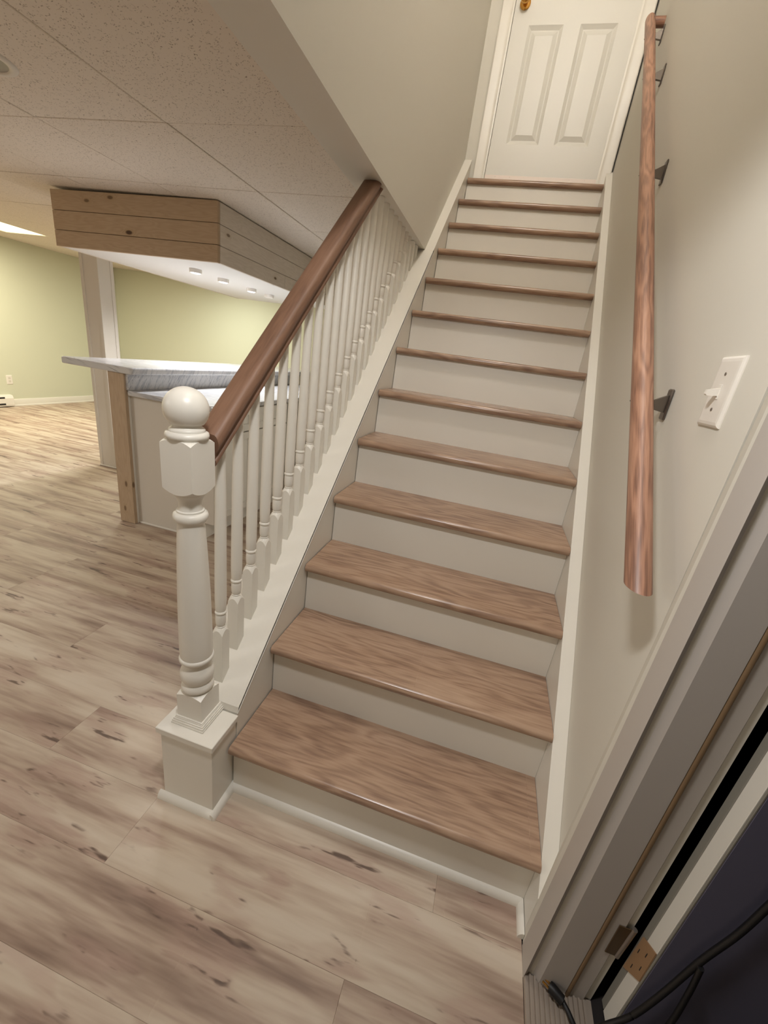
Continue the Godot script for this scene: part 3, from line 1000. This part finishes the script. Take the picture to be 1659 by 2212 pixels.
# a wall plate with a rolled edge, its face towards -x
func plate(s: SurfaceTool, hz: float, hy: float, th: float) -> void:
	var rings := [[0.0, 0.0], [0.0, 0.002], [0.0015, 0.0042], [0.004, 0.0058], [0.009, th]]
	var q := []
	for r in rings:
		var i: float = r[0]
		q.append([Vector3(-r[1], -hy + i, -hz + i), Vector3(-r[1], -hy + i, hz - i), Vector3(-r[1], hy - i, hz - i), Vector3(-r[1], hy - i, -hz + i)])
	for k in 4:
		for e in 4:
			var f := (e + 1) % 4
			var m: Vector3 = (q[k][e] + q[k][f]) / 2.0
			poly(s, [q[k][e], q[k][f], q[k + 1][f], q[k + 1][e]], Vector3(-0.02, m.y / hy * (1.0 if e % 2 == 0 else 0.0), m.z / hz * (0.0 if e % 2 == 0 else 1.0)))
	poly(s, q[4], Vector3.LEFT)

func side_door() -> void:
	# jamb boards facing the viewer
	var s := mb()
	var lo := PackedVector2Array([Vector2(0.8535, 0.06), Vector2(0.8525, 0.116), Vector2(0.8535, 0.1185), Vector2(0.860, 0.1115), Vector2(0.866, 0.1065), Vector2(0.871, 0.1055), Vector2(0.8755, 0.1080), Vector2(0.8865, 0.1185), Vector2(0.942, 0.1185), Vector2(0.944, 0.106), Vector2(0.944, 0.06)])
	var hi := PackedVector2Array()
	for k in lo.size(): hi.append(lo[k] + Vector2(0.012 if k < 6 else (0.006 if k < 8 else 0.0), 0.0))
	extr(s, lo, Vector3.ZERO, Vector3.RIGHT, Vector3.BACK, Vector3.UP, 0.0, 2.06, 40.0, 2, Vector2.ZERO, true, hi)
	struct("trim_6", s, M.jamb, "moulded white casing of the side doorway at lower right, greyed by painted shade", "casing")
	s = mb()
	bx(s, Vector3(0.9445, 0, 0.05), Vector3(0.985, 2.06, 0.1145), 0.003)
	struct("trim_7", s, M.jamb, "inner jamb strip of the side doorway, greyed by painted shade", "jamb")
	s = mb()
	tube(s, [Vector3(0.9475, 0.0, 0.1165), Vector3(0.9475, 2.05, 0.1165)], 0.0045, 10)
	struct("trim_8", s, M.stopwood, "thin brown weather strip along the side door jamb", "weather strip")
	s = mb()
	bx(s, Vector3(0.854, -0.004, 0.109), Vector3(1.0, 0.004, 0.93))
	for k in 13:
		var x := 0.857 + k * 0.0105
		var rp := PackedVector2Array([Vector2(-0.0035, 0.003), Vector2(0.0035, 0.003), Vector2(0.002, 0.0085), Vector2(-0.002, 0.0085)])
		extr(s, rp, Vector3(x, 0, 0), Vector3.RIGHT, Vector3.UP, Vector3.BACK, 0.1095, 0.93)
	var th := obj("threshold_strip", s, M.ribs)
	tag(th, "grey ribbed metal threshold strip on the floor of the side doorway", "threshold")
	# the door, open into the dark room
	var d := Node3D.new()
	d.name = "door_2"
	add_child(d)
	d.set_meta("kind", "structure")
	tag(d, "dark door standing open at lower right, its pale hinge edge towards the stairs", "door")
	d.position = Vector3(1.015, 0.03, 0.11)
	s = mb()
	bx(s, Vector3(0.002, 0, 0.0), Vector3(0.76, 2.0, 0.0535), 0.002)
	obj("door_slab", s, M.darkface, d)
	s = mb()
	bx(s, Vector3(-0.0006, 0.0, 0.0185), Vector3(0.003, 2.0, 0.0485), 0.0006)
	obj("door_edge", s, M.trim, d)
	s = mb()
	bx(s, Vector3(-0.0004, 0.0, 0.001), Vector3(0.003, 2.0, 0.017), 0.0012)
	bx(s, Vector3(-0.0004, 0.0, 0.0495), Vector3(0.003, 2.0, 0.0533), 0.0008)
	obj("edge_band", s, M.band, d)
	s = mb()
	extr(s, PackedVector2Array([Vector2(0.006, 0.142), Vector2(0.010, 0.258), Vector2(0.049, 0.288), Vector2(0.051, 0.197)]), Vector3(-0.0030, 0, 0), Vector3.BACK, Vector3.UP, Vector3.RIGHT, 0.0, 0.0024, 5.0)
	var leaf := obj("hinge_leaf", s, M.tanleaf, d)
	s = mb()
	for q in [[0.018, 0.226], [0.022, 0.182], [0.036, 0.252], [0.040, 0.216]]: bx(s, Vector3(-0.0036, q[1] - 0.006, q[0] - 0.0008), Vector3(-0.0026, q[1] + 0.006, q[0] + 0.0008))
	obj("screw", s, M.dark, leaf)
	s = mb()
	tube(s, [Vector3(-0.022, 0.165, 0.006), Vector3(-0.018, 0.262, 0.006)], 0.005, 12)
	obj("hinge_pin", s, M.steel, leaf)
	s = mb()
	bx(s, Vector3(-0.045, 0.165, 0.005), Vector3(-0.020, 0.258, 0.0072), 0.0004)
	obj("jamb_leaf", s, M.oldleaf, leaf)
	# extension cord lying over the threshold and hanging along the door
	var c := thing("extension_cord", "black extension cord with bare plug lying over the threshold by the dark door", "cord", Vector3(0.93, 0, 0.13))
	s = mb()
	var o := Vector3(0.93, 0, 0.13)
	var pts := curve([Vector3(0.925, 0.024, 0.133), Vector3(0.940, 0.022, 0.150), Vector3(0.955, 0.03, 0.180), Vector3(0.965, 0.075, 0.190), Vector3(0.985, 0.115, 0.188), Vector3(1.013, 0.165, 0.185), Vector3(1.034, 0.261, 0.184), Vector3(1.052, 0.383, 0.184), Vector3(1.072, 0.481, 0.184), Vector3(1.083, 0.575, 0.184), Vector3(1.10, 0.75, 0.184)], o)
	tube(s, pts, 0.0052, 10)
	obj("cable", s, M.black, c)
	s = mb()
	pts = curve([Vector3(1.053, 0.379, 0.190), Vector3(1.061, 0.298, 0.190), Vector3(1.066, 0.185, 0.190), Vector3(1.05, 0.12, 0.192), Vector3(1.02, 0.06, 0.195)], o)
	tube(s, pts, 0.0048, 10)
	obj("cable", s, M.black, c)
	s = mb()
	tube(s, curve([Vector3(0.905, 0.026, 0.126), Vector3(0.912, 0.027, 0.130), Vector3(0.930, 0.025, 0.140)], o), 0.011, 12)
	obj("plug_body", s, M.black, c)
	s = mb()
	for q in [-0.005, 0.005]:
		tube(s, [Vector3(0.905, 0.026, 0.126 + q) - o, Vector3(0.889, 0.028, 0.118 + q) - o], 0.0024, 8)
	obj("prong", s, M.brass, c)
	var u := thing("utility_cord", "two thin black cords hanging in the dark gap beside the open door", "cord", Vector3(1.15, 0, -0.1))
	for q in [Vector2(0.0, 0.0), Vector2(0.016, 0.008)]:
		s = mb()
		tube(s, curve([Vector3(1.10 + q.x, 0.45 + q.y, -0.1), Vector3(1.147 + q.x, 0.375 + q.y, -0.1), Vector3(1.187 + q.x, 0.325 + q.y, -0.1), Vector3(1.22 + q.x, 0.26, -0.1)], Vector3(1.15, 0, -0.1)), 0.003, 8)
		obj("cord", s, M.black, u)

func curve(p: Array, o: Vector3) -> Array:
	var c := Curve3D.new()
	for i in p.size():
		var a: Vector3 = p[maxi(i - 1, 0)]
		var b: Vector3 = p[mini(i + 1, p.size() - 1)]
		c.add_point(p[i] - o, (a - b) / 6.0, (b - a) / 6.0)
	c.bake_interval = 0.008
	return Array(c.get_baked_points())

func bar() -> void:
	# knee wall, end panel and pine end board
	var t := thing("home_bar", "white bar end panel with a natural pine corner board", "bar", Vector3(-1.7, 0, -1.35))
	var s := mb()
	bx(s, Vector3(-0.06, 0, -2.6), Vector3(0.05, 0.976, -0.0055), 0.0)
	obj("knee_wall", s, M.trim, t)
	s = mb()
	bx(s, Vector3(-0.063, 0.003, -0.005), Vector3(0.053, 0.976, 0.018), 0.0012, 1, Vector2(0.11, 0.068))
	obj("corner_board", s, M.board, t)
	s = mb()
	var ep := PackedVector2Array([Vector2(0.0505, 0), Vector2(0.558, 0), Vector2(0.558, 0.118), Vector2(0.636, 0.118), Vector2(0.636, 0.85), Vector2(0.0505, 0.85)])
	extr(s, ep, Vector3(0, 0, -0.0405), Vector3.RIGHT, Vector3.UP, Vector3.BACK, 0.0, 0.018, 5.0)
	obj("end_panel", s, M.beige, t)
	s = mb()
	bx(s, Vector3(0.0535, 0, -0.0225), Vector3(0.557, 0.014, -0.0145), 0.003)
	obj("shoe_moulding", s, M.trim, t)
	# cabinets behind the balusters
	cabinet(-1.80, -1.392, "first white base cabinet behind the bar, next to its end panel")
	cabinet(-2.285, -1.803, "second white base cabinet behind the bar, beside the dark open bay")
	cabinet(-3.6, -2.95, "last white base cabinet behind the bar, past the dark open bay")
	# counter and splash, top
	s = mb()
	slabtop(s, -1.648, -1.035, -3.6, -1.337, 0.03, 0.85, 0.88)
	tag(obj("countertop", s, M.marble), "lower white and grey marble counter behind the raised bar", "countertop")
	s = mb()
	bx(s, Vector3(-1.6495, 0.8805, -3.6), Vector3(-1.63, 0.9765, -1.345), 0.001, 2)
	tag(obj("backsplash", s, M.marble), "upright marble strip between the lower counter and the raised bar top", "backsplash")
	s = mb()
	slabtop(s, -2.10, -1.575, -3.85, -1.318, 0.02, 0.977, 1.017)
	tag(obj("raised_countertop", s, M.marble), "raised grey-veined marble bar top with rounded edge over the pine board", "bar top")

func rounded(x0: float, x1: float, z0: float, z1: float, r: float) -> PackedVector2Array:
	var p := PackedVector2Array()
	for c in [[x1 - r, z1 - r, 0.0], [x0 + r, z1 - r, PI / 2], [x0 + r, z0 + r, PI], [x1 - r, z0 + r, PI * 1.5]]:
		for k in 7:
			var a: float = c[2] + PI / 2 * k / 6.0
			p.append(Vector2(c[0] + r * cos(a), c[1] + r * sin(a)))
	return p

# a stone slab with a rolled upper and lower edge
func slabtop(s: SurfaceTool, x0: float, x1: float, z0: float, z1: float, rad: float, y0: float, y1: float) -> void:
	var rings := []
	for r in [[0.007, y0], [0.002, y0 + 0.002], [0.0, y0 + 0.007], [0.0, y1 - 0.010], [0.0012, y1 - 0.006], [0.004, y1 - 0.0022], [0.009, y1]]:
		var i: float = r[0]
		var q := []
		for v in rounded(x0 + i, x1 - i, z0 + i, z1 - i, maxf(rad - i, 0.003)): q.append(Vector3(v.x, r[1], v.y))
		rings.append(q)
	poly(s, rings[0], Vector3.DOWN, 2)
	poly(s, rings[-1], Vector3.UP, 2)
	var m: int = rings[0].size()
	var c := Vector3((x0 + x1) / 2, (y0 + y1) / 2, (z0 + z1) / 2)
	for k in rings.size() - 1:
		for i in m:
			var j := (i + 1) % m
			var p := [rings[k][i], rings[k][j], rings[k + 1][j], rings[k + 1][i]]
			var d: Vector3 = rings[k][j] - rings[k][i]
			var o := Vector3(-d.z, 0, d.x)
			if o.dot((rings[k][i] + rings[k][j]) / 2.0 - c) < 0.0: o = -o
			poly(s, p, o.normalized() + Vector3(0, [-2.0, -0.8, 0.0, 0.1, 0.8, 2.0][k], 0), 2)

func cabinet(z0: float, z1: float, label: String) -> void:
	var t := thing("base_cabinet", label, "cabinet", Vector3(-1.35, 0, (z0 + z1) / 2), "white base cabinets behind the bar")
	var h := (z1 - z0) / 2
	var s := mb()
	bx(s, Vector3(-0.27, 0.115, -h), Vector3(0.265, 0.8495, h))
	bx(s, Vector3(-0.27, 0.0, -h), Vector3(0.208, 0.115, h))
	obj("body", s, M.trim, t)
	shaker(t, "drawer", 0.69, 0.838, h - 0.003)
	shaker(t, "door", 0.135, 0.681, h - 0.003)

func shaker(t: Node3D, called: String, y0: float, y1: float, h: float) -> void:
	var s := mb()
	var w := 0.045
	var x0 := 0.2652
	var x1 := 0.287
	bx(s, Vector3(x0, y0, -h), Vector3(x1, y1, -h + w), 0.001)
	bx(s, Vector3(x0, y0, h - w), Vector3(x1, y1, h), 0.001)
	bx(s, Vector3(x0, y0, -h + w), Vector3(x1, y0 + w, h - w), 0.001)
	bx(s, Vector3(x0, y1 - w, -h + w), Vector3(x1, y1, h - w), 0.001)
	var o := obj(called, s, M.trim, t)
	s = mb()
	bx(s, Vector3(x0, y0 + w, -h + w), Vector3(x1 - 0.01, y1 - w, h - w))
	obj("inset_panel", s, M.trim, o)

func soffit() -> void:
	var t := thing("bar_soffit", "plank-clad box soffit hanging from the ceiling above the bar", "soffit", Vector3(-1.8, 1.957, -1.61))
	var x0 := -2.378 + 1.8
	var x1 := -1.2 + 1.8
	var yb := 1.652 - 1.957
	var s := mb()
	bx(s, Vector3(x0 + 0.02, yb + 0.004, -1.95), Vector3(x1 - 0.02, -0.002, -0.022))
	obj("white_underside", s, mat(Color8(226, 223, 220), 0.5), t)
	var hs := [yb, yb + 0.091, yb + 0.197, 0.0]
	for k in 3:
		s = mb()
		bx(s, Vector3(x0, hs[k] + 0.0012, -0.021), Vector3(x1 - 0.0005, hs[k + 1] - 0.0012, 0.0), 0.002, 0, [Vector2(0.05, 0.41), Vector2(0.514, 0.433), Vector2(0.516, 0.099)][k])
		obj("plank", s, M.pine, t)
	for k in 3:
		var cuts: Array = [-0.022, -0.79, -1.95] if k == 0 else ([-0.022, -1.3, -1.95] if k == 1 else [-0.022, -1.95])
		for c in cuts.size() - 1:
			s = mb()
			bx(s, Vector3(x1 - 0.02, hs[k] + 0.0012, cuts[c + 1] + 0.0008), Vector3(x1, hs[k + 1] - 0.0012, cuts[c] - 0.0008), 0.002, 2, Vector2(0.45 * k + 0.3 * c, 0.14 * k + 0.2))
			obj("plank", s, M.litpine, t)
		s = mb()
		bx(s, Vector3(x0, hs[k] + 0.0012, -1.95), Vector3(x0 + 0.02, hs[k + 1] - 0.0012, -0.022), 0.002, 2, Vector2(0.25 * k, 0.14 * k))
		obj("plank", s, M.litpine, t)
	var zs := [-1.95, -2.25, -2.62, -2.90]
	var words := ["nearest lit round puck lamp under the soffit", "second lit puck lamp from the front under the soffit", "third puck lamp under the soffit, last one lit", "farthest puck lamp under the soffit, switched off"]
	for k in 4:
		var p := thing("puck_light", words[k], "lamp", Vector3(-1.62, 1.656, zs[k]), "puck lamps under the bar soffit")
		s = mb()
		lathe(s, [Vector2(0, 0), Vector2(0.040, 0), Vector2(0.040, -0.020), Vector2(0.037, -0.024), Vector2(0.033, -0.024), Vector2(0.033, -0.020)].map(func(q): return Vector2(q.x, -q.y)), Vector3.ZERO, Vector3.DOWN, 28)
		obj("housing", s, M.plastic, p)
		s = mb()
		lathe(s, [Vector2(0.033, 0.021), Vector2(0.025, 0.027), Vector2(0, 0.029)], Vector3.ZERO, Vector3.DOWN, 24)
		obj("lens", s, M.glowpuck if k < 3 else M.plastic, p)
		if k < 3:
			var l := SpotLight3D.new()
			l.name = "puck_lamp"
			l.position = Vector3(0, -0.034, 0)
			l.rotation_degrees = Vector3(-90, 0, 0)
			l.spot_angle = 80.0
			l.spot_angle_attenuation = 0.6
			l.spot_range = 10.0
			l.spot_attenuation = 2.0
			l.light_color = Color(0.97, 0.98, 1.0)
			l.light_energy = 1.0
			l.light_size = 0.03
			l.shadow_enabled = true
			p.add_child(l)

func room_things() -> void:
	# boxed column
	var t := thing("boxed_column", "square white boxed column standing behind the bar", "column", Vector3(-2.776, 0, -2.245))
	var s := mb()
	bx(s, Vector3(-0.083, 0, -0.066), Vector3(0.083, 2.3, 0.066))
	obj("box", s, M.beige, t)
	for x in [[-0.088, -0.058], [0.058, 0.088]]:
		for z in [[-0.072, -0.042], [0.042, 0.072]]:
			s = mb()
			bx(s, Vector3(x[0], 0, z[0]), Vector3(x[1], 2.3, z[1]), 0.002)
			obj("corner_trim", s, M.beige, t)
	s = mb()
	bx(s, Vector3(-0.094, 0, -0.078), Vector3(0.094, 0.012, 0.078), 0.004)
	obj("shoe_moulding", s, M.trim, t)
	# recessed light, off
	t = thing("recessed_light", "unlit round recessed downlight in the ceiling tiles at upper left", "lamp", Vector3(-1.235, CEIL + 0.0046, -0.5))
	s = mb()
	lathe(s, [Vector2(0.1, 0), Vector2(0.098, 0.004), Vector2(0.088, 0.0075), Vector2(0.078, 0.0075), Vector2(0.074, 0.003)], Vector3.ZERO, Vector3.DOWN, 40)
	obj("trim_ring", s, M.beige, t)
	s = mb()
	lathe(s, [Vector2(0.075, 0.004), Vector2(0.06, 0.0035), Vector2(0, 0.003)], Vector3.ZERO, Vector3.DOWN, 40)
	obj("lens", s, M.lens, t)
	t = thing("downlight", "unseen round ceiling downlight above the frame, placed to light the stair foot", "lamp", Vector3(0.34, CEIL + 0.004, 0.44))
	s = mb()
	lathe(s, [Vector2(0.095, 0), Vector2(0.093, 0.004), Vector2(0.083, 0.0075), Vector2(0.073, 0.0075), Vector2(0.07, 0.003)], Vector3.ZERO, Vector3.DOWN, 40)
	obj("trim_ring", s, M.plastic, t)
	s = mb()
	lathe(s, [Vector2(0.071, 0.004), Vector2(0.05, 0.006), Vector2(0, 0.007)], Vector3.ZERO, Vector3.DOWN, 40)
	obj("lens", s, M.glowwarm, t)
	# ceiling light panels: one in view, two unseen
	panel(Vector3(-4.823, cy(-4.823), -2.676), "glowing rectangular ceiling light panel near the far left wall")
	panel(Vector3(-2.99 - 0.306, cy(-3.2), -3.896), "unseen ceiling light panel past the bar soffit, placed to light the back wall")
	panel(Vector3(-2.99 - 0.306, cy(-3.2), 1.594), "unseen ceiling light panel behind the viewer, placed to light the faces turned this way")
	# heater and outlet on the far wall
	t = thing("baseboard_heater", "white electric baseboard heater at the foot of the far left wall", "heater", Vector3(-5.69, 0.0, -2.7))
	s = mb()
	var hp := PackedVector2Array([Vector2(0, 0.012), Vector2(0.055, 0.012), Vector2(0.06, 0.03), Vector2(0.06, 0.115), Vector2(0.045, 0.15), Vector2(0, 0.155)])
	extr(s, hp, Vector3.ZERO, Vector3.RIGHT, Vector3.UP, Vector3.BACK, -0.705, 0.7, 5.0)
	obj("casing", s, M.plastic, t)
	s = mb()
	bx(s, Vector3(0.06, 0.03, -0.60), Vector3(0.0612, 0.052, 0.7))
	bx(s, Vector3(0.056, 0.112, -0.60), Vector3(0.0612, 0.132, 0.7))
	obj("grille_slot", s, M.dark, t)
	t = thing("wall_outlet", "small white electrical outlet on the far left wall above the heater", "outlet", Vector3(-5.69, 0.342, -3.43))
	t.rotation.y = PI
	s = mb()
	plate(s, 0.036, 0.057, 0.006)
	obj("plate", s, M.plastic, t)
	for y in [-0.02, 0.02]:
		s = mb()
		bx(s, Vector3(-0.0075, y - 0.013, -0.014), Vector3(-0.006, y + 0.013, 0.014), 0.0006)
		obj("socket", s, M.beige, t)

func panel(at: Vector3, label: String) -> void:
	var t := thing("troffer_light", label, "lamp", at)
	var s := mb()
	for q in [[-0.303, -0.285, -0.608, 0.608], [0.285, 0.303, -0.608, 0.608], [-0.285, 0.285, -0.608, -0.59], [-0.285, 0.285, 0.59, 0.608]]:
		bx(s, Vector3(q[0], -0.002, q[2]), Vector3(q[1], 0.012, q[3]))
	obj("frame", s, M.plastic, t)
	s = mb()
	bx(s, Vector3(-0.285, 0.004, -0.59), Vector3(0.285, 0.012, 0.59))
	obj("diffuser", s, M.glowwarm, t)
